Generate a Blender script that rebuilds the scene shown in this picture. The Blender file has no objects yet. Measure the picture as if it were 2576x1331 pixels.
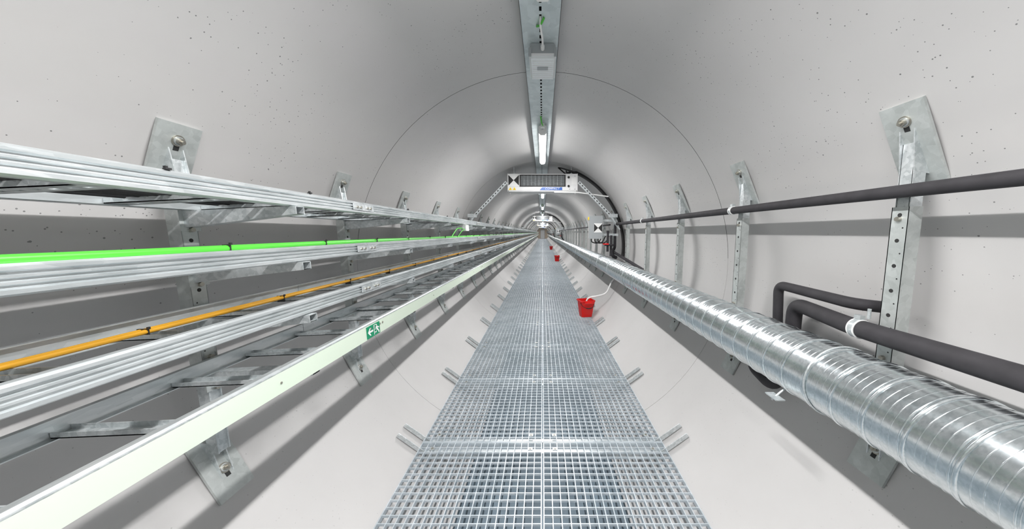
import bpy, math, random
from mathutils import Vector, Matrix
random.seed(4)
CZ=1.4775          # eye height above the walkway grating
R=1.5; CC=-0.282   # tunnel radius, tunnel axis height relative to eye
YN,YF=-3.0,75.0
SP=0.956
col=bpy.context.scene.collection

# ------------------------------------------------------------------ materials
def newmat(name):
    m=bpy.data.materials.new(name); m.use_nodes=True
    nt=m.node_tree; b=nt.nodes['Principled BSDF']
    return m,nt,b
def simple(name,colr,rough=0.5,metal=0.0,emit=None,es=0,noise=0.0,nscale=20):
    m,nt,b=newmat(name)
    b.inputs['Base Color'].default_value=(*colr,1); b.inputs['Roughness'].default_value=rough
    b.inputs['Metallic'].default_value=metal
    if emit: b.inputs['Emission Color'].default_value=(*emit,1); b.inputs['Emission Strength'].default_value=es
    if noise>0:
        tc=nt.nodes.new('ShaderNodeTexCoord'); n=nt.nodes.new('ShaderNodeTexNoise'); n.inputs['Scale'].default_value=nscale
        n.inputs['Detail'].default_value=5
        nt.links.new(tc.outputs['Object'],n.inputs['Vector'])
        r=nt.nodes.new('ShaderNodeValToRGB'); r.color_ramp.elements[0].position=.3; r.color_ramp.elements[1].position=.7
        r.color_ramp.elements[0].color=(*[c*(1-noise) for c in colr],1); r.color_ramp.elements[1].color=(*[min(1,c*(1+noise)) for c in colr],1)
        nt.links.new(n.outputs['Fac'],r.inputs['Fac']); nt.links.new(r.outputs['Color'],b.inputs['Base Color'])
    return m
def galv(name,c0,c1,rough=0.38,scale=30,metal=0.85,stretch=(1,1,1),vmix=.68,rv=.10):
    m,nt,b=newmat(name)
    tc=nt.nodes.new('ShaderNodeTexCoord'); mp=nt.nodes.new('ShaderNodeMapping'); mp.inputs['Scale'].default_value=stretch
    nt.links.new(tc.outputs['Object'],mp.inputs['Vector'])
    v=nt.nodes.new('ShaderNodeTexVoronoi'); v.inputs['Scale'].default_value=scale*2
    n=nt.nodes.new('ShaderNodeTexNoise'); n.inputs['Scale'].default_value=scale*.4; n.inputs['Detail'].default_value=6; n.inputs['Roughness'].default_value=.65
    nt.links.new(mp.outputs[0],v.inputs['Vector']); nt.links.new(mp.outputs[0],n.inputs['Vector'])
    sep=nt.nodes.new('ShaderNodeSeparateColor'); nt.links.new(v.outputs['Color'],sep.inputs[0])
    mx=nt.nodes.new('ShaderNodeMix'); mx.inputs[0].default_value=vmix
    nt.links.new(sep.outputs[0],mx.inputs[2]); nt.links.new(n.outputs['Fac'],mx.inputs[3])
    r=nt.nodes.new('ShaderNodeValToRGB'); r.color_ramp.elements[0].position=.3; r.color_ramp.elements[1].position=.7
    r.color_ramp.elements[0].color=(*c0,1); r.color_ramp.elements[1].color=(*c1,1)
    nt.links.new(mx.outputs[0],r.inputs['Fac']); nt.links.new(r.outputs['Color'],b.inputs['Base Color'])
    b.inputs['Metallic'].default_value=metal
    mr=nt.nodes.new('ShaderNodeMapRange'); mr.inputs[3].default_value=rough-rv*.5; mr.inputs[4].default_value=rough+rv
    nt.links.new(mx.outputs[0],mr.inputs[0]); nt.links.new(mr.outputs[0],b.inputs['Roughness'])
    return m
def concrete(name,base):
    m,nt,b=newmat(name); N=nt.nodes.new; L=nt.links.new
    tc=N('ShaderNodeTexCoord')
    n1=N('ShaderNodeTexNoise'); n1.inputs['Scale'].default_value=1.3; n1.inputs['Detail'].default_value=7; n1.inputs['Roughness'].default_value=.6
    L(tc.outputs['Object'],n1.inputs['Vector'])
    r=N('ShaderNodeValToRGB'); r.color_ramp.elements[0].position=.25; r.color_ramp.elements[1].position=.72
    r.color_ramp.elements[0].color=(*[c*.94 for c in base],1); r.color_ramp.elements[1].color=(*[min(1,c*1.04) for c in base],1)
    L(n1.outputs['Fac'],r.inputs['Fac'])
    cur=r.outputs['Color']; mask=None
    big=N('ShaderNodeTexNoise'); big.inputs['Scale'].default_value=1.7; L(tc.outputs['Object'],big.inputs['Vector'])
    for sc,thr,prob in ((21,.07,.86),(40,.13,.78),(85,.20,.78)):
        v=N('ShaderNodeTexVoronoi'); v.inputs['Scale'].default_value=sc
        L(tc.outputs['Object'],v.inputs['Vector'])
        s=N('ShaderNodeSeparateColor'); L(v.outputs['Color'],s.inputs[0])
        ad=N('ShaderNodeMath'); ad.operation='MULTIPLY_ADD'; ad.inputs[1].default_value=.6; L(big.outputs['Fac'],ad.inputs[0]); ad.inputs[2].default_value=-.30
        sm=N('ShaderNodeMath'); sm.operation='ADD'; L(s.outputs[0],sm.inputs[0]); L(ad.outputs[0],sm.inputs[1])
        mr=N('ShaderNodeMapRange'); mr.inputs[1].default_value=prob; mr.inputs[2].default_value=1; mr.inputs[3].default_value=0; mr.inputs[4].default_value=thr
        L(sm.outputs[0],mr.inputs[0])
        lt=N('ShaderNodeMath'); lt.operation='LESS_THAN'; L(v.outputs['Distance'],lt.inputs[0]); L(mr.outputs[0],lt.inputs[1])
        if mask is None: mask=lt.outputs[0]
        else:
            mm=N('ShaderNodeMath'); mm.operation='MAXIMUM'; L(mask,mm.inputs[0]); L(lt.outputs[0],mm.inputs[1]); mask=mm.outputs[0]
    sp=N('ShaderNodeSeparateXYZ'); L(tc.outputs['Object'],sp.inputs[0])
    mz=N('ShaderNodeMapRange'); mz.inputs[1].default_value=-1.3; mz.inputs[2].default_value=.2; mz.inputs[3].default_value=.2; mz.inputs[4].default_value=.8
    L(sp.outputs[2],mz.inputs[0])
    mk=N('ShaderNodeMath'); mk.operation='MULTIPLY'; L(mask,mk.inputs[0]); L(mz.outputs[0],mk.inputs[1])
    mx=N('ShaderNodeMix'); mx.data_type='RGBA'; L(mk.outputs[0],mx.inputs[0]); L(cur,mx.inputs[6]); mx.inputs[7].default_value=(.08,.08,.08,1)
    L(mx.outputs[2],b.inputs['Base Color'])
    b.inputs['Roughness'].default_value=.5
    bp=N('ShaderNodeBump'); bp.inputs['Strength'].default_value=.12; bp.inputs['Distance'].default_value=.003
    n2=N('ShaderNodeTexNoise'); n2.inputs['Scale'].default_value=9; n2.inputs['Detail'].default_value=4; L(tc.outputs['Object'],n2.inputs['Vector'])
    L(n2.outputs['Fac'],bp.inputs['Height']); L(bp.outputs[0],b.inputs['Normal'])
    return m
M={}
M['conc']=concrete('painted_concrete',(.525,.515,.51))
M['joint']=simple('joint_dark',(.13,.125,.12),.9)
M['floor']=simple('floor_bluegrey',(.17,.22,.26),.7,noise=.25,nscale=5)  # dark blue-grey slab below the grating, mottled at random
M['galv']=galv('galvanised_steel',(.50,.54,.55),(.74,.77,.78),.36,40,metal=.6)
M['galvd']=galv('galvanised_plate',(.44,.47,.46),(.62,.65,.64),.42,22,metal=.5,vmix=.8)
M['rail']=galv('galvanised_rail',(.52,.56,.57),(.76,.79,.80),.32,34,metal=.7,stretch=(1,.25,1),vmix=.8)
M['duct']=galv('spiral_duct_zinc',(.64,.70,.72),(.84,.89,.91),.20,60,metal=1,stretch=(1,1.4,1),vmix=.75,rv=.05)
M['grate']=galv('grating_steel',(.50,.56,.60),(.68,.73,.77),.42,8,metal=.35)
M['ctray']=galv('ceiling_tray_steel',(.52,.58,.59),(.66,.72,.73),.45,12,metal=.4)
M['bolt']=simple('bolt_steel',(.45,.43,.38),.35,.9)
M['black']=simple('black_insulation',(.030,.028,.032),.75,noise=.2)
M['cable']=simple('black_cable',(.015,.015,.016),.5)
M['green']=simple('green_cable',(.07,.46,.035),.35)
M['yellow']=simple('yellow_cable',(.56,.28,.015),.4)
M['strip']=simple('luminescent_strip',(.64,.73,.61),.45)
M['sgreen']=simple('sign_green',(.0,.24,.11),.45)
M['white']=simple('white_plastic',(.80,.80,.79),.4)
M['offw']=simple('white_enamel',(.72,.72,.72),.35)
M['grey']=simple('grey_plastic',(.33,.35,.36),.5)
M['red']=simple('red_plastic',(.72,.012,.010),.35)
M['blue']=simple('label_blue',(.01,.10,.42),.4)
M['yel']=simple('warning_yellow',(.90,.62,.03),.5)
M['dark']=simple('dark_void',(.02,.02,.02),.7)
M['beige']=simple('beige_panel',(.62,.52,.42),.6)
M['lens']=simple('lamp_lens_off',(.72,.75,.76),.25)
M['lamp']=simple('lamp_diffuser_lit',(1,1,1),.4,emit=(1,.99,.98),es=22)

# ------------------------------------------------------------------ mesh builder
class MB:
    def __init__(s): s.v=[];s.f=[];s.m=[];s.sm=[];s.mats=[];s.tf=None
    def mi(s,k):
        if k not in s.mats: s.mats.append(k)
        return s.mats.index(k)
    def add(s,vs,fs,mat,smooth=False):
        o=len(s.v)
        for p in vs:
            s.v.append(s.tf(p) if s.tf else tuple(p))
        k=s.mi(mat)
        for f in fs: s.f.append([i+o for i in f]); s.m.append(k); s.sm.append(smooth)
    def box(s,x0,x1,y0,y1,z0,z1,mat):
        vs=[(x,y,z) for x in(x0,x1) for y in(y0,y1) for z in(z0,z1)]
        s.add(vs,[(0,1,3,2),(4,6,7,5),(0,4,5,1),(2,3,7,6),(0,2,6,4),(1,5,7,3)],mat)
    def obox(s,c,ax,ay,az,hx,hy,hz,mat):
        c=Vector(c);ax=Vector(ax).normalized();ay=Vector(ay).normalized();az=Vector(az).normalized()
        vs=[c+ax*i*hx+ay*j*hy+az*k*hz for i in(-1,1) for j in(-1,1) for k in(-1,1)]
        s.add(vs,[(0,1,3,2),(4,6,7,5),(0,4,5,1),(2,3,7,6),(0,2,6,4),(1,5,7,3)],mat)
    def prism(s,prof,a,b,mat,axis='y',smooth=False,caps=True):
        n=len(prof); vs=[]
        for t in(a,b):
            for p,q in prof:
                vs.append({'y':(p,t,q),'x':(t,p,q),'z':(p,q,t)}[axis])
        fs=[(i,(i+1)%n,(i+1)%n+n,i+n) for i in range(n)]
        s.add(vs,fs,mat,smooth)
        if caps:
            s.add(vs,[tuple(range(n-1,-1,-1)),tuple(range(n,2*n))],mat)
    def poly(s,pts,mat): s.add(pts,[tuple(range(len(pts)))],mat)
    def tube(s,pts,r,n,mat,closed=False,caps=True):
        pts=[Vector(p) for p in pts]; k=len(pts)
        T=[]
        for i in range(k):
            a=pts[max(i-1,0)];b=pts[min(i+1,k-1)]; T.append((b-a).normalized())
        up=Vector((0,0,1)) if abs(T[0].z)<.9 else Vector((1,0,0))
        nrm=(up-T[0]*up.dot(T[0])).normalized(); vs=[]
        for i in range(k):
            nrm=(nrm-T[i]*nrm.dot(T[i])).normalized(); bi=T[i].cross(nrm)
            for j in range(n):
                a=2*math.pi*j/n; vs.append(pts[i]+nrm*math.cos(a)*r+bi*math.sin(a)*r)
        fs=[]
        for i in range(k-1):
            for j in range(n): fs.append((i*n+j,i*n+(j+1)%n,(i+1)*n+(j+1)%n,(i+1)*n+j))
        s.add(vs,fs,mat,True)
        if caps: s.add(vs,[tuple(range(n-1,-1,-1)),tuple(range((k-1)*n,k*n))],mat)
    def obj(s,name,loc=(0,0,CZ),parent=None,bevel=0):
        me=bpy.data.meshes.new(name); me.from_pydata([tuple(p) for p in s.v],[],s.f)
        for k in s.mats: me.materials.append(M[k])
        me.polygons.foreach_set('material_index',s.m); me.polygons.foreach_set('use_smooth',s.sm)
        me.update()
        o=bpy.data.objects.new(name,me); col.objects.link(o); o.location=loc
        if parent: o.parent=parent
        return o
def dup(o,name,loc,parent=None):
    d=bpy.data.objects.new(name,o.data); col.objects.link(d); d.location=loc
    if parent: d.parent=parent
    return d
def fillet(pts,rad,seg=7):
    pts=[Vector(p) for p in pts]; out=[pts[0]]
    for i in range(1,len(pts)-1):
        a,b,c=pts[i-1],pts[i],pts[i+1]
        d1=(a-b);d2=(c-b);r=min(rad,d1.length*.49,d2.length*.49)
        p=b+d1.normalized()*r;q=b+d2.normalized()*r
        for k in range(seg+1):
            t=k/seg; out.append(p*(1-t)**2+b*2*t*(1-t)+q*t*t)
    out.append(pts[-1]); return out
def empty(name,loc=(0,0,0)):
    e=bpy.data.objects.new(name,None); col.objects.link(e); e.location=loc; return e

# ------------------------------------------------------------------ tunnel shell
def tunnel():
    b=MB(); n=128; joints=[-3.5+3.0*k for k in range(0,27)]
    def ring(y,r): return [(r*math.cos(2*math.pi*i/n),y,CC+r*math.sin(2*math.pi*i/n)) for i in range(n)]
    def strip(y0,r0,y1,r1,mat):
        vs=ring(y0,r0)+ring(y1,r1)
        if mat=='conc': b.add(vs,[(i,n+i,n+(i+1)%n,(i+1)%n) for i in range(n)],mat,True)
        else:
            lo=lambda i: math.sin(2*math.pi*(i+.5)/n)<.05
            b.add(vs,[(i,n+i,n+(i+1)%n,(i+1)%n) for i in range(n) if lo(i)],'conc',True)
            b.add(vs,[(i,n+i,n+(i+1)%n,(i+1)%n) for i in range(n) if not lo(i)],mat,True)
    y=YN
    for j in [j for j in joints if YN<j<YF]+[YF]:
        e=j-.0026 if j<YF else YF
        strip(y,R,e,R,'conc')
        if j<YF:
            strip(e,R,e+.0002,R+.003,'joint'); strip(e+.0002,R+.003,j+.0024,R+.003,'joint'); strip(j+.0024,R+.003,j+.0026,R,'joint'); y=j+.0026
    b.obj('wall_tunnel')
    for nm,y,sgn in(('wall_back',YN,1),('wall_end',YF,-1)):
        b=MB(); k=64
        rg=[((R+.02)*math.cos(2*math.pi*i/k),(R+.02)*math.sin(2*math.pi*i/k)+CC) for i in range(k)]
        b.prism(rg,y,y-sgn*.1,'beige' if nm=='wall_end' else 'conc'); b.obj(nm)
    b=MB(); b.box(-.45,.45,YF-.08,YF-.02,-1.46,.55,'offw'); b.box(-.5,.5,YF-.1,YF-.08,.55,.62,'grey')
    b.box(-.5,-.45,YF-.1,YF-.02,-1.46,.62,'grey'); b.box(.45,.5,YF-.1,YF-.02,-1.46,.62,'grey'); b.box(.3,.38,YF-.12,YF-.08,-.5,-.47,'dark')
    b.obj('door_1')
    b=MB(); z=-1.69; hw=math.sqrt(R*R-(z-CC)**2)-.002
    b.box(-hw,hw,YN+.01,YF-.01,z-.03,z,'floor'); b.obj('floor')
tunnel()

# ------------------------------------------------------------------ walkway grating
GW=.85; GT=-CZ
def grating():
    root=empty('grating_walkway',(0,0,CZ))
    b=MB(); nx,ny=18,20; L=SP-.006; t=.0026; top=GT; bot=GT-.028
    x0,x1=.004,GW
    for i in range(nx+1):
        x=x0+.003+(x1-x0-.006)*i/nx; w=.0032 if i in(0,nx) else t
        b.box(x-w,x+w,0,L,bot,top,'grate')
    for j in range(ny+1):
        y=.003+(L-.006)*j/ny; w=.0034 if j in(0,ny) else t*.9
        b.box(x0,x1,y-w,y+w,(bot if j in(0,ny) else top-.014),top-.0006,'grate')
    for cx in(.085,.755):
        for cy in(.07,L-.07):
            b.box(cx-.016,cx+.016,cy-.013,cy+.013,top-.002,top+.004,'galv')
            b.tube([(cx,cy,top+.003),(cx,cy,top+.009)],.007,8,'bolt')
    y=1.107-SP*4; first=None; k=0
    while y<YF-1:
        for sgn in(1,-1):
            if first is None: o=b.obj('panel',(0,y,0),root); first=o
            else:
                o=dup(first,'panel',(0,y,0),root)
            if sgn<0: o.scale=(-1,1,1)
        y+=SP
    f=MB()
    for d in(-.055,.055):
        f.box(-GW,GW,d-.02,d+.02,GT-.036,GT-.030,'galv'); f.box(-GW,GW,d-.003,d+.003,GT-.075,GT-.036,'galv')
        for s in(1,-1):
            a0=math.atan2(GT-.02-CC,GW*1.0)
            a1=a0+.125
            rr=R-.006
            vs=[]
            for a in(a0-.03,a1):
                for r_ in(rr,rr-.006):
                    for dd in(-.016,.016): vs.append((s*r_*math.cos(a),d+dd,CC+r_*math.sin(a)))
            f.add(vs,[(0,1,5,4),(2,6,7,3),(0,4,6,2),(1,3,7,5),(4,5,7,6),(0,2,3,1)],'galv')
            vs=[]
            for a in(a0-.03,a1):
                for r_ in(rr-.006,rr-.030):
                    for dd in(-.016,-.011): vs.append((s*r_*math.cos(a),d+dd,CC+r_*math.sin(a)))
            f.add(vs,[(0,1,5,4),(2,6,7,3),(0,4,6,2),(1,3,7,5),(4,5,7,6),(0,2,3,1)],'galv')
    y=1.107-SP*3; first=None
    while y<YF-1:
        if first is None: first=f.obj('bearer',(0,y,0),root)
        else: dup(first,'bearer',(0,y,0),root)
        y+=SP
grating()

# ------------------------------------------------------------------ wall supports
PX,PZ,TILT=-1.355,-.3,.045
def tilt(p):
    x,y,z=p; dx,dz=x-PX,z-PZ; c,s_=math.cos(TILT),math.sin(TILT)
    return (PX+dx*c-dz*s_,y,PZ+dx*s_+dz*c)
def plate(b,s,zm,ln,zb):
    a=math.asin((zm-CC)/R); er=Vector((s*math.cos(a),0,math.sin(a))); et=Vector((-s*math.sin(a),0,math.cos(a)))
    c=er*(R-.013)+Vector((0,0,CC))
    b.obox(c,er,(0,1,0),et,.005,.07,ln/2,'galvd')
    tt=(zb-zm)/math.cos(a)
    k=c+et*tt
    b.tube([k,k-er*.008],.021,18,'bolt'); b.tube([k-er*.008,k-er*.011],.016,18,'galv')
    b.tube([k-er*.008,k-er*.022],.0125,6,'bolt'); b.tube([k-er*.02,k-er*.03],.006,10,'bolt')
    b.obox(k-et*.026-er*.0055,er,(0,1,0),et,.0004,.009,.012,'dark')
    return c,er,et
def support(s,name):
    b=MB()
    if s<0: pl=((.265,.29,.344),(-.955,.27,-.974))
    else: pl=((.33,.30,.408),(-.865,.27,-.883))
    ends=[]
    for zm,ln,zb in pl: ends.append(plate(b,s,zm,ln,zb))
    if s<0: b.tf=tilt; xi=-1.33; xo=-1.38
    else: xi=1.34; xo=1.39
    lo,hi=min(xi,xo),max(xi,xo)
    ztop,zbot=(.27,-.89) if s<0 else (.325,-.82)
    for z0,z1 in((.06,ztop),(zbot,-.46)):
        if s>0: b.box(xi+.006,xi+.011,-.021,.021,z0,z1,'galv')
        else:  b.box(xi-.011,xi-.006,-.021,.021,z0,z1,'galv')
        b.box(lo+.006,hi,-.024,-.019,z0,z1,'galv'); b.box(lo+.006,hi,.019,.024,z0,z1,'galv')
    z0,z1=-.52,.095
    t=.003
    fx0,fx1=(xi,xi+t) if s>0 else (xi-t,xi)
    b.box(fx0,fx1,-.029,.029,z0,z1,'galvd')
    zz=z1-.03
    while zz>z0+.02:
        xf=xi-s*.0004
        b.tube([(xf,0,zz),(xi+s*.001,0,zz)],.0075,12,'dark'); b.tube([(xi-s*.0002,-.014,zz-.048),(xi+s*.001,-.014,zz-.048)],.003,8,'dark'); zz-=.096
    b.box(lo,hi,-.029,-.026,z0,z1,'galvd'); b.box(lo,hi,.026,.029,z0,z1,'galvd')
    for z_ in(.05,-.49): b.tube([(xi,-.0,z_),(xi-s*.012,-.0,z_)],.009,6,'bolt')
    b.tf=None
    for (c,er,et),sg in((ends[0],1),(ends[1],-1)):
        xin=(abs(xi)+.006)
        for yy in(-.0245,.0215):
            q=c-er*.005
            A=q+et*sg*.055; B=q-et*sg*.12
            pts=[(s*xin,c.z-sg*.10),(A.x,A.z),(B.x,B.z)]
            b.prism(pts,yy,yy+.004,'galv')
    if s<0:
        b.tf=tilt
        for zt in(.079,-.131,-.337,-.549):
            x0,x1=-1.328,(-.9155 if zt<-.5 else -.900)
            prof=[(x0,zt-.062),(x1,zt-.030),(x1,zt),(x0,zt)]
            b.prism(prof,-.021,-.018,'galv')
            b.box(x0,x1,-.021,.021,zt-.003,zt,'galv')
            vs=[(x0,-.021,zt-.062),(x1,-.021,zt-.030),(x1,.021,zt-.030),(x0,.021,zt-.062)]
            b.poly(vs,'galv'); b.poly([(x,y,z+.003) for x,y,z in vs],'galv')
            b.prism(prof,.018,.021,'galv')
            b.box(x0-.002,x0+.005,-.035,.035,zt-.075,zt+.012,'galvd')
            b.tube([(x0,-.0,zt-.07),(x0+.014,0,zt-.07)],.009,6,'bolt')
        b.tf=None
    else:
        b.box(1.30,1.345,-.012,.012,-.64,-.61,'galv')
    return b
for s,nm,y0 in((-1,'cable_ladder_support',1.189),(1,'pipe_support_post',1.1775)):
    b=support(s,nm); y=y0-SP*2; f=None
    while y<YF-1:
        if f is None: f=b.obj(nm,(0,y,CZ))
        else: dup(f,nm,(0,y,CZ))
        y+=SP
# ------------------------------------------------------------------ cable ladders
def rail(b,x,z,y0,y1,side,mat='rail'):
    P=[(0,0),(.004,0),(.012,.004),(.012,.012),(.005,.015),(.005,.019),(.010,.021),(.010,.025),(.005,.027),(.005,.031),(.010,.033),(.010,.037),(.005,.039),(.005,.043),(.012,.046),(.012,.053),(.006,.058),(-.014,.058),(-.014,.055),(.002,.055),(.002,.003),(-.014,.003),(-.014,0)]
    pts=[(x+side*(p-.012),z+q) for p,q in P]
    if side<0: pts=pts[::-1]
    b.prism(pts,y0,y1,mat)
def ladder(z,ph,name,wide=.020):
    b=MB(); b.tf=tilt; xn,xf=-.915,-1.318
    y=-1.26
    ends=[YN+.05]
    while y<YF-.5:
        ends.append(y); y+=2.9
    ends.append(YF-.5)
    for a,c in zip(ends[:-1],ends[1:]):
        rail(b,xn,z,a+.0015,c-.0015,1); rail(b,xf,z,a+.0015,c-.0015,-1)
        if c<YF-1:
            b.box(xn,xn+.003,c-.09,c+.09,z+.014,z+.045,'galv')
            for d in(-.06,-.03,.03,.06): b.tube([(xn+.003,c+d,z+.029),(xn+.009,c+d,z+.029)],.006,6,'bolt')
    y=YN+.1+ph
    while y<YF-.6:
        zr=z+.006
        if y<14:
            for (u0,u1) in((-wide,-.006),(.006,wide)): b.box(xf+.012,xn-.012,y+u0,y+u1,zr,zr+.003,'galv')
            x=xf+.012
            while x<xn-.02:
                b.box(x,min(x+.02,xn-.012),y-.006,y+.006,zr,zr+.003,'galv'); x+=.04
            b.box(xf+.012,xn-.012,y-wide,y-wide+.003,zr,zr+.016,'galv'); b.box(xf+.012,xn-.012,y+wide-.003,y+wide,zr,zr+.016,'galv')
        else: b.box(xf+.012,xn-.012,y-wide,y+wide,zr,zr+.012,'galv')
        y+=.27
    return b,name
LZ=(.079,-.131,-.337,-.549)
for i,z in enumerate(LZ):
    b,nm=ladder(z,[.1,.16,.05,.786-.27*14-YN-.1+.27*3][i],'cable_ladder',wide=.03 if i==0 else .02)
    b.obj('cable_ladder')
def wav(x,z,y0,y1,step,ax,az,seed):
    rnd=random.Random(seed); pts=[]; y=y0
    while y<y1:
        pts.append((x+rnd.uniform(-ax,ax),y,z+rnd.uniform(-az,az))); y+=step
    pts.append((x,y1,z)); return pts
def cables(name,items,ties=None):
    b=MB(); b.tf=tilt
    for x,z,r,mat,sd in items:
        b.tube(wav(x,z,YN+.1,YF-1,.6,.003,.0015,sd),r,10,mat)
    if ties:
        x0,x1,z0,z1,y,stp=ties
        while y<30:
            b.box(x0,x1,y-.002,y+.002,z0,z1,'cable'); b.box(x1-.002,x1+.004,y-.003,y+.003,z1-.002,z1+.005,'cable'); y+=stp
    b.obj(name)
cables('green_cable',[(-.945,-.131+.065,.0105,'green',1)],(-.957,-.933,-.079,-.054,.52,.42))
cables('yellow_cable',[(-1.225,-.337+.030,.0075,'yellow',2),(-1.209,-.337+.030,.0075,'yellow',3)],(-1.234,-1.200,-.327,-.298,.42,.5))
cables('black_cable',[(-1.10,.079+.03,.010,'cable',7),(-1.14,.079+.03,.010,'cable',8),(-1.20,.079+.028,.008,'cable',9),(-1.24,.079+.028,.010,'cable',12),(-1.17,.079+.03,.009,'cable',13),(-1.0,.079+.03,.009,'cable',11)])
b=MB(); b.tf=tilt
for y in (.80,1.28,2.2,3.1,4.0,5.2,6.2):
    b.box(-.93,-.915,y-.004,y+.004,.137,.142,'cable'); b.box(-.922,-.915,y-.009,y-.004,.137,.146,'cable')
b.obj('cable_tie')
# ------------------------------------------------------------------ luminescent strip + exit sign
b=MB(); b.tf=tilt
b.box(-.9145,-.909,YN+.1,YF-1,-.570,-.498,'strip'); b.box(-.93,-.909,YN+.1,YF-1,-.499,-.496,'galv')
for y in [1.02+1.5*k for k in range(12)]: b.tube([(-.909,y,-.534),(-.9065,y,-.534)],.004,8,'bolt')
b.obj('luminescent_guide_strip')
def exit_sign(y0):
    b=MB(); b.tf=tilt; x=-.9085; z0=-.566; h=.062; w=.125
    b.box(x,x+.002,y0,y0+w,z0,z0+h,'sgreen')
    X=x+.0026
    def P(pts): b.poly([(X,y0+u*w,z0+v*h) for u,v in pts],'white')
    P([(.06,.5),(.22,.82),(.30,.82),(.20,.58),(.46,.58),(.46,.42),(.20,.42),(.30,.18),(.22,.18)])
    P([(.52,.08),(.56,.08),(.56,.92),(.52,.92)]);P([(.56,.86),(.74,.86),(.74,.92),(.56,.92)])
    P([(.75+.035*math.cos(a),.80+.07*math.sin(a)) for a in [i*math.pi/5 for i in range(10)]])
    P([(.66,.62),(.70,.74),(.80,.70),(.84,.42),(.74,.38)])
    P([(.66,.62),(.70,.68),(.62,.46),(.58,.50)]);P([(.80,.70),(.80,.60),(.92,.46),(.95,.54)])
    P([(.74,.40),(.82,.40),(.68,.28),(.58,.30),(.58,.22),(.70,.20)]);P([(.76,.40),(.84,.44),(.92,.24),(.94,.08),(.86,.08),(.85,.22)])
    b.obj('exit_sign')
exit_sign(1.54); exit_sign(13.5); exit_sign(25.5)
b=MB(); b.tf=tilt
b.box(-.98,-.90,3.74,3.88,.0,.072,'white'); b.box(-.975,-.905,3.735,3.74,.01,.062,'offw'); b.tube([(-.94,3.735,.03),(-.94,3.70,.03)],.012,10,'grey')
b.tube(fillet([(-.94,3.70,.03),(-.94,3.5,.03),(-.95,3.4,-.02),(-.95,3.3,-.06)],.05),.006,8,'green')
b.tube(fillet([(-.92,3.74,.02),(-.92,3.62,.0),(-.95,3.55,-.06)],.03),.005,8,'green')
b.obj('junction_box')

# ------------------------------------------------------------------ spiral duct
DX,DZ,DR=1.18,-.591,.14
b=MB()
ys=[YN+.05+i*1.0 for i in range(0,77)]
n=64
vs=[(DX+DR*math.cos(2*math.pi*j/n),y,DZ+DR*math.sin(2*math.pi*j/n)) for y in ys for j in range(n)]
fs=[(i*n+j,i*n+(j+1)%n,(i+1)*n+(j+1)%n,(i+1)*n+j) for i in range(len(ys)-1) for j in range(n)]
b.add(vs,fs,'duct',True)
for off,rr,hh in((0,.0058,0.0008),(.013,.003,0.0004),(.038,.0024,-.0004),(.062,.0024,-.0004),(.086,.0024,-.0004)):
    pts=[]; pitch=.115; y=YN+.1; k=36; lim=24 if off==0 else 7; i=0
    while y<lim:
        a=2*math.pi*i/k; y=YN+.1+off+pitch*i/k
        pts.append((DX+(DR+hh-.001)*math.cos(a),y,DZ+(DR+hh-.001)*math.sin(a))); i+=1
    b.tube(pts,rr,8,'duct')
for y in(3.6,6.6,9.6,12.6,15.6,18.6,21.6,24.6):
    for d in(-.03,.03): b.tube([(DX+(DR+.003)*math.cos(2*math.pi*i/40),y+d,DZ+(DR+.003)*math.sin(2*math.pi*i/40)) for i in range(41)],.004,6,'duct')
for k in range(0,30):
    y=1.1775-SP+SP*k
    if k%3==1 or k>4:
        b.tube([(DX+(DR+.004)*math.cos(2*math.pi*i/40),y,DZ+(DR+.004)*math.sin(2*math.pi*i/40)) for i in range(41)],.004,6,'galv')
for y in (1.36,):
    b.box(1.03,1.07,y-.06,y+.01,-.74,-.735,'galv'); b.tube([(1.10,y-.02,-.70),(1.04,y-.02,-.755)],.005,6,'galv')
b.obj('spiral_duct')

# ------------------------------------------------------------------ insulated pipes, right
def clamp(b,x,y,z,r,s=1):
    for d in(-.012,.012):
        b.tube([(x+(r+.001)*math.cos(2*math.pi*i/28),y+d,z+(r+.001)*math.sin(2*math.pi*i/28)) for i in range(29)],.0035,6,'white')
    b.tube([(x,y-.014,z),(x,y+.014,z)],r+.003,24,'galv')
    b.box(x+r,1.345,y-.01,y+.01,z-.008,z+.008,'galv')
    b.box(x-.01,x+.01,y-.013,y+.013,z+r,z+r+.02,'galv')
b=MB(); ux,uz,ur=1.288,.147,.0235
b.tube([(ux,YN+.1,uz),(ux,5.2,uz)],ur,20,'black')
b.tube(fillet([(ux,5.2,uz),(ux,5.55,uz),(ux+.02,5.62,-.30),(ux,5.9,-.33),(1.39,3.9,-.545),(1.40,3.2,-.62),(1.31,2.2,-.79),(1.30,1.80,-.80)],.09),ur,16,'black')
for y in (1.1775+SP,1.1775+3*SP): clamp(b,ux,y,uz,ur)
b.obj('insulated_pipe')
b=MB()
b.tube([(ux,6.0,uz),(ux,YF-1,uz)],.018,12,'black'); b.obj('insulated_pipe')
b=MB()
A=fillet([(1.29,YN+.1,-.395),(1.29,1.25,-.39),(1.375,1.66,-.385),(1.39,1.68,-.60),(1.30,1.66,-.865),(1.305,1.86,-.82),(1.35,1.88,-.70)],.075,8)
b.tube(A,.036,24,'black')
B=fillet([(1.345,1.80,-.80),(1.40,1.80,-.60),(1.385,1.80,-.305),(1.338,1.31,-.305),(1.455,1.28,-.315)],.055,8)
b.tube(B,.025,20,'black')
clamp(b,1.29,1.235,-.39,.036)
b.tube([(1.29,1.20,-.34),(1.29,1.20,-.30)],.006,8,'galv')
b.obj('insulated_pipe_loop')

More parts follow.
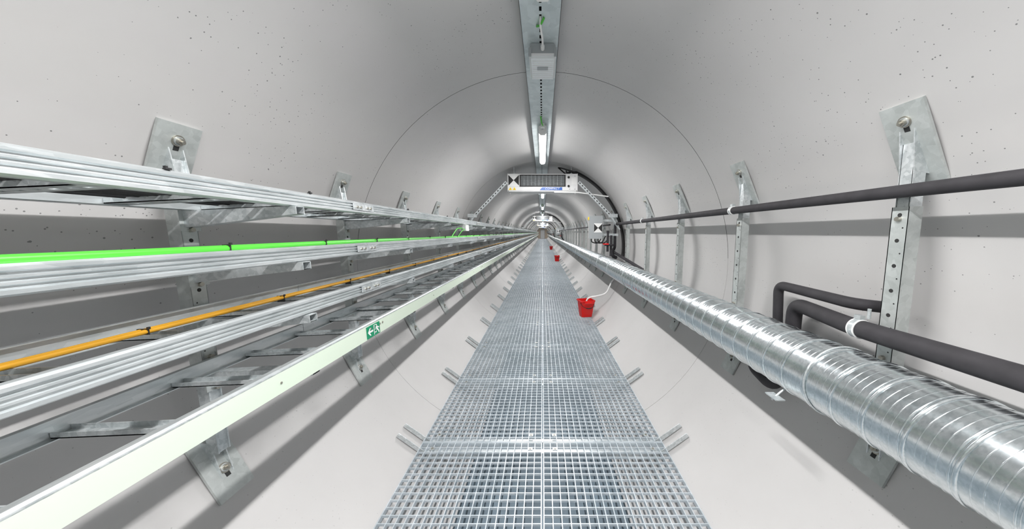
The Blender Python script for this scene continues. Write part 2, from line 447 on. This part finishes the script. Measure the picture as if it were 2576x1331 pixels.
# ------------------------------------------------------------------ ceiling cable tray
b=MB(); x0,x1,zt=-.120,.096,1.150; sx=-.012
b.box(x0,sx-.0065,YN+.05,YF-.5,zt,zt+.002,'ctray'); b.box(sx+.0065,x1,YN+.05,YF-.5,zt,zt+.002,'ctray')
b.box(x0,x0+.002,YN+.05,YF-.5,zt,zt+.038,'ctray'); b.box(x1-.002,x1,YN+.05,YF-.5,zt,zt+.038,'ctray')
y=YN+.05
while y<YF-.6:
    b.box(sx-.0065,sx+.0065,y,y+(.024 if y<14 else .05),zt,zt+.002,'ctray'); y+=.058
b.box(sx-.02,sx+.02,YN+.05,YF-.5,zt+.03,zt+.032,'dark')  # dark sheet added over the slots, stands in for shade inside the tray
y=.6
while y<YF-1:
    b.box(x0-.0,x1,y-.02,y+.02,zt+.036,zt+.050,'galv'); b.tube([(sx,y,zt+.04),(sx,y,1.2175)],.006,8,'galv'); y+=1.5
b.obj('ceiling_cable_tray')
# strip lights
def strip_light():
    b=MB(); L=1.5
    hp=[(-.042,1.120),(-.046,1.100),(-.042,1.088),(.042,1.088),(.046,1.100),(.042,1.120),(.03,1.128),(-.03,1.128)]
    b.prism(hp,0,L,'white')
    dp=[(-.040,1.088),(-.038,1.062),(-.022,1.042),(.022,1.042),(.038,1.062),(.040,1.088)]
    b.prism(dp,.05,L-.05,'lamp')
    for a,c in((-.0,.05),(L-.05,L)):
        b.prism([(p*1.08,1.088+(q-1.088)*1.06) for p,q in dp],a,c,'white')
    b.tube([(0,0,1.10),(0,-.05,1.10)],.014,12,'grey'); b.box(-.02,.02,-.09,-.05,1.08,1.12,'white')
    b.tube(fillet([(0,-.09,1.10),(-.01,-.16,1.10),(-.02,-.20,1.15)],.05),.007,8,'green')
    for y in(.3,L-.3): b.box(-.05,.05,y-.012,y+.012,1.126,1.150,'galv')
    return b
b=strip_light(); f=None
al=bpy.data.lights.new('tube_light','AREA'); al.shape='RECTANGLE'; al.size=.05; al.size_y=1.38; al.energy=50; al.color=(1,.99,.985)
for y in [-1.9,.02]+[3.42+4.8*k for k in range(15)]:  # first two hang out of view, added to brighten the near tunnel
    if f is None: o=f=b.obj('strip_light',(sx+.012,y,CZ))
    else: o=dup(f,'strip_light',(sx+.012,y,CZ))
    l=bpy.data.objects.new('tube',al); col.objects.link(l); l.parent=o; l.location=(0,.75,1.040)
# emergency luminaire
def emerg(y0):
    b=MB(); w=.078; cx=0.0
    b.prism([(cx-w,1.085),(cx-w,1.135),(cx-w+.012,1.148),(cx+w-.012,1.148),(cx+w,1.135),(cx+w,1.085)],y0,y0+.27,'grey')
    b.prism([(cx-w-.004,1.078),(cx-w-.004,1.088),(cx+w+.004,1.088),(cx+w+.004,1.078)],y0-.004,y0+.274,'offw')
    b.prism([(cx-w+.006,1.062),(cx-w,1.078),(cx+w,1.078),(cx+w-.006,1.062)],y0+.004,y0+.266,'lens')
    for i in range(9):
        yy=y0+.03+i*.026; b.box(cx-w+.012,cx+w-.012,yy,yy+.003,1.0605,1.063,'offw')
    b.box(cx-.035,cx+.035,y0+.10,y0+.14,1.0595,1.061,'grey')
    for sx_ in(-1,1): b.box(cx+sx_*w-.008,cx+sx_*w+.008,y0-.008,y0+.0,1.07,1.12,'grey')
    b.tube([(cx,y0,1.115),(cx,y0-.03,1.115)],.012,12,'white')
    b.tube(fillet([(cx,y0-.03,1.115),(cx-.0,y0-.12,1.10),(sx,y0-.20,1.12),(sx,y0-.22,1.16)],.06),.006,8,'white')
    b.tube(fillet([(sx-.02,y0-.16,1.145),(sx,y0-.20,1.125),(sx+.02,y0-.23,1.145)],.03),.006,8,'green')
    b.obj('emergency_luminaire')
emerg(2.02); emerg(16.4); emerg(30.8)

# ------------------------------------------------------------------ air coolers
def target(b,x0,x1,z0,z1,y):
    b.box(x0,x1,y-.003,y,z0,z1,'white'); xm=(x0+x1)/2; zm=(z0+z1)/2; Y=y-.0045
    b.poly([(x0,Y,z0+.01),(xm,Y,zm),(x0,Y,z1-.01)],'dark'); b.poly([(x1,Y,z0+.01),(x1,Y,z1-.01),(xm,Y,zm)],'dark')
def text(s,loc,size,mat,parent,name='lettering',ext=.001):
    c=bpy.data.curves.new(name,'FONT'); c.body=s; c.size=size; c.extrude=ext; c.align_x='CENTER'; c.align_y='CENTER'; c.shear=.3; c.space_character=1.15
    c.materials.append(M[mat]); o=bpy.data.objects.new(name,c); col.objects.link(o); o.location=loc; o.rotation_euler=(math.pi/2,0,0); o.parent=parent; return o
def cooler(Y):
    b=MB(); x0,x1,z0,z1=-.60,.60,.712,1.01; D=.40
    b.box(x0,x1,0,D,z0+.02,z1,'offw'); b.box(x0+.01,x1-.01,.01,D-.01,z0,z0+.02,'offw')
    b.box(x0-.006,x0,-.004,D,z0,z1+.004,'white'); b.box(x1,x1+.006,-.004,D,z0,z1+.004,'white')
    gx0,gx1,gz0,gz1=-.385,.385,.80,.985
    b.box(gx0,gx1,-.004,0,gz0,gz1,'dark')
    for i in range(9):
        z=gz0+.012+i*(gz1-gz0-.02)/8.5; b.obox(((gx0+gx1)/2,-.012,z),(1,0,0),(0,1,-.6),(0,.6,1),(gx1-gx0)/2,.010,.0016,'grey')
    for i in range(13):
        x=gx0+(gx1-gx0)*i/12; b.box(x-.003,x+.003,-.018,-.004,gz0,gz1,'grey')
    for z in(gz0,gz1): b.box(gx0-.01,gx1+.01,-.022,0,z-.005,z+.005,'dark')
    for x in(gx0,gx1): b.box(x-.008,x+.008,-.022,0,gz0,gz1,'dark')
    target(b,-.592,-.41,.80,1.0,-.001)
    for cx in(-.56,-.49):
        b.poly([(cx-.03,-.003,.735),(cx+.03,-.003,.735),(cx,-.003,.785)],'yel')
        b.poly([(cx-.004,-.004,.745),(cx+.004,-.004,.745),(cx,-.004,.768)],'dark')
    for z in(.80,.95): b.tube([(.45,0,z),(.45,-.012,z)],.02,14,'dark')
    b.box(.50,.585,-.002,0,.83,.95,'white')
    b.poly([(-.05,-.003,.732),(.34,-.003,.732),(.34,-.003,.782),(-.01,-.003,.782)],'blue')
    for (x,z) in((.47,.75),(.56,.75),(.56,.97)): b.tube([(x,0,z),(x,-.004,z)],.008,10,'grey')
    for x in(-.5,.5):
        for y in(.05,.35):
            zt_=CC+math.sqrt(R*R-x*x); b.tube([(x,y,z1),(x,y,zt_-.0)],.006,8,'galv'); b.box(x-.025,x+.025,y-.02,y+.02,z1,z1+.01,'galv')
    b.tube([(.2,-.02,.695),(.62,-.02,.69),(1.14,-.02,.62)],.012,10,'white')
    for rr,r_,yy,a0,a1 in((1.455,.028,.10,1.15,-.10),(1.43,.018,.04,1.28,-.05),(1.46,.012,.18,1.38,.15)):
        pts=[(.42,yy+.0,1.03)]+[(rr*math.cos(a0+(a1-a0)*i/26),yy,CC+rr*math.sin(a0+(a1-a0)*i/26)) for i in range(27)]
        b.tube(pts,r_,12,'cable')
    for s in(-1,1):
        p=Vector((s*.62,-.05,.86)); q=Vector((s*1.17,-.05,.30)); d=(q-p).normalized(); ln=(q-p).length; nn=Vector((-d.z,0,d.x))
        b.obox((p+q)/2,d,(0,1,0),nn,ln/2,.025,.003,'galv'); b.obox((p+q)/2+Vector((0,.025,0)),d,(0,1,0),nn,ln/2,.0015,.022,'galv'); b.obox((p+q)/2+Vector((0,-.025,0)),d,(0,1,0),nn,ln/2,.0015,.022,'galv')
        k=int(ln/.06)
        for i in range(k):
            c=p+d*(.03+i*.06); b.obox(c+Vector((0,-.027,0)),d,(0,1,0),nn,.014,.0008,.008,'dark')
        b.box(min(s*1.15,s*1.30),max(s*1.15,s*1.30),-.07,-.02,.26,.32,'galv')
        p2=q; q2=Vector((s*1.34,-.05,.05)); d=(q2-p2).normalized(); nn=Vector((-d.z,0,d.x))
        b.obox((p2+q2)/2,d,(0,1,0),nn,(q2-p2).length/2,.025,.012,'galv')
    b.box(.82,1.045,-.02,.12,-.105,.285,'offw'); b.box(.815,1.05,-.03,-.02,-.11,.29,'grey')
    target(b,.90,1.04,-.0,.16,-.031)
    b.box(1.045,1.34,.04,.07,.19,.23,'galv'); b.box(1.045,1.34,.04,.07,-.06,-.02,'galv')
    for x in(.87,.93,.99): b.tube(fillet([(x,.05,-.10),(x,.05,-.17),(x+.12,.05,-.20),(x+.2,.08,-.06)],.06),.010,8,'cable')
    b.box(.80,.82,.0,.06,.22,.27,'yel')
    for dx,z in((1.16,-.22),(1.22,-.30)):
        b.tube([(dx,.05,z+.25),(dx,.05,z-.12)],.022,12,'black')
    b.tube([(1.10,.02,-.22),(1.26,.02,-.22)],.018,12,'black'); b.tube([(1.13,-.02,-.20),(1.13,-.09,-.20)],.012,8,'red'); b.box(1.05,1.15,-.10,-.08,-.21,-.19,'red')
    b.tube(fillet([(1.24,.05,-.3),(1.25,.05,-.42),(1.33,.1,-.45)],.05),.03,12,'black')
    o=b.obj('ceiling_air_cooler',(0,Y,CZ))
    text('COMPACT',(.165,-.005,.757),.047,'white',o)
    return o
for Y in(5.5,19.4,33.3,47.2,61): cooler(Y)

# ------------------------------------------------------------------ buckets
def bucket(x,y,rot=0.2):
    b=MB()
    def rr(w,d,z,k=.03,n=5):
        pts=[]
        for cx,cy,a0 in((w-k,d-k,0),(-w+k,d-k,90),(-w+k,-d+k,180),(w-k,-d+k,270)):
            for i in range(n+1):
                a=math.radians(a0+90*i/n); pts.append((cx+k*math.cos(a),cy+k*math.sin(a),z))
        return pts
    secs=[rr(.095,.08,0),rr(.105,.09,.08),rr(.125,.11,.27),rr(.138,.123,.275),rr(.138,.123,.295),rr(.122,.107,.295),rr(.102,.087,.08),rr(.090,.076,.008)]
    n=len(secs[0]); vs=[p for s_ in secs for p in s_]
    fs=[(i*n+j,i*n+(j+1)%n,(i+1)*n+(j+1)%n,(i+1)*n+j) for i in range(len(secs)-1) for j in range(n)]
    fs+=[tuple(range(n-1,-1,-1)),tuple(range((len(secs)-1)*n,len(secs)*n))]
    b.add(vs,fs,'red')
    b.prism([(.0+.05,-.12),(.09,-.17),(-.09,-.17),(-.05,-.12)],.255,.275,'red',axis='z')
    hp=[(.13*math.cos(a),-.06-.125*math.sin(a)*.75,.27-.10*math.sin(a)) for a in [math.pi*i/16 for i in range(17)]]
    b.tube(hp,.0045,8,'dark'); b.tube(hp[6:11],.009,8,'dark')
    for s in(-1,1): b.box(s*.125-.012,s*.125+.012,-.075,-.045,.24,.29,'red')
    o=b.obj('bucket',(x,y,.001)); o.rotation_euler=(0,0,rot); return o
for x,y,r in((.765,5.40,.25),(.74,16.0,.1),(.74,27.0,.3)):
    bucket(x,y,r)
    h=MB()
    h.tube(fillet([(x,y-.02,-CZ+.16),(x+.01,y-.02,-CZ+.33),(x+.20,y,-CZ+.36),(x+.36,y,-CZ+.40),(1.22,y+.02,-CZ+.62),(1.29,y+.05,-.80)],.09),.014,12,'white')
    h.tube([(x+.10,y-.01,-CZ+.345),(x+.17,y-.003,-CZ+.352)],.020,12,'white')
    h.obj('drain_hose')

# ------------------------------------------------------------------ camera / world / view
cam=bpy.data.cameras.new('camera'); co=bpy.data.objects.new('camera',cam); col.objects.link(co)
cam.sensor_width=36; cam.lens=781/2576*36; cam.shift_x=-77/2576; cam.clip_start=.02; cam.clip_end=300
co.location=(0,0,CZ); co.rotation_euler=(math.radians(90)-math.atan(80.5/781),0,0)
bpy.context.scene.camera=co
w=bpy.data.worlds.new('world'); w.use_nodes=True; w.node_tree.nodes['Background'].inputs[0].default_value=(.8,.85,.9,1); w.node_tree.nodes['Background'].inputs[1].default_value=.3
bpy.context.scene.world=w
try:
    bpy.context.scene.view_settings.view_transform='Standard'
except Exception: pass
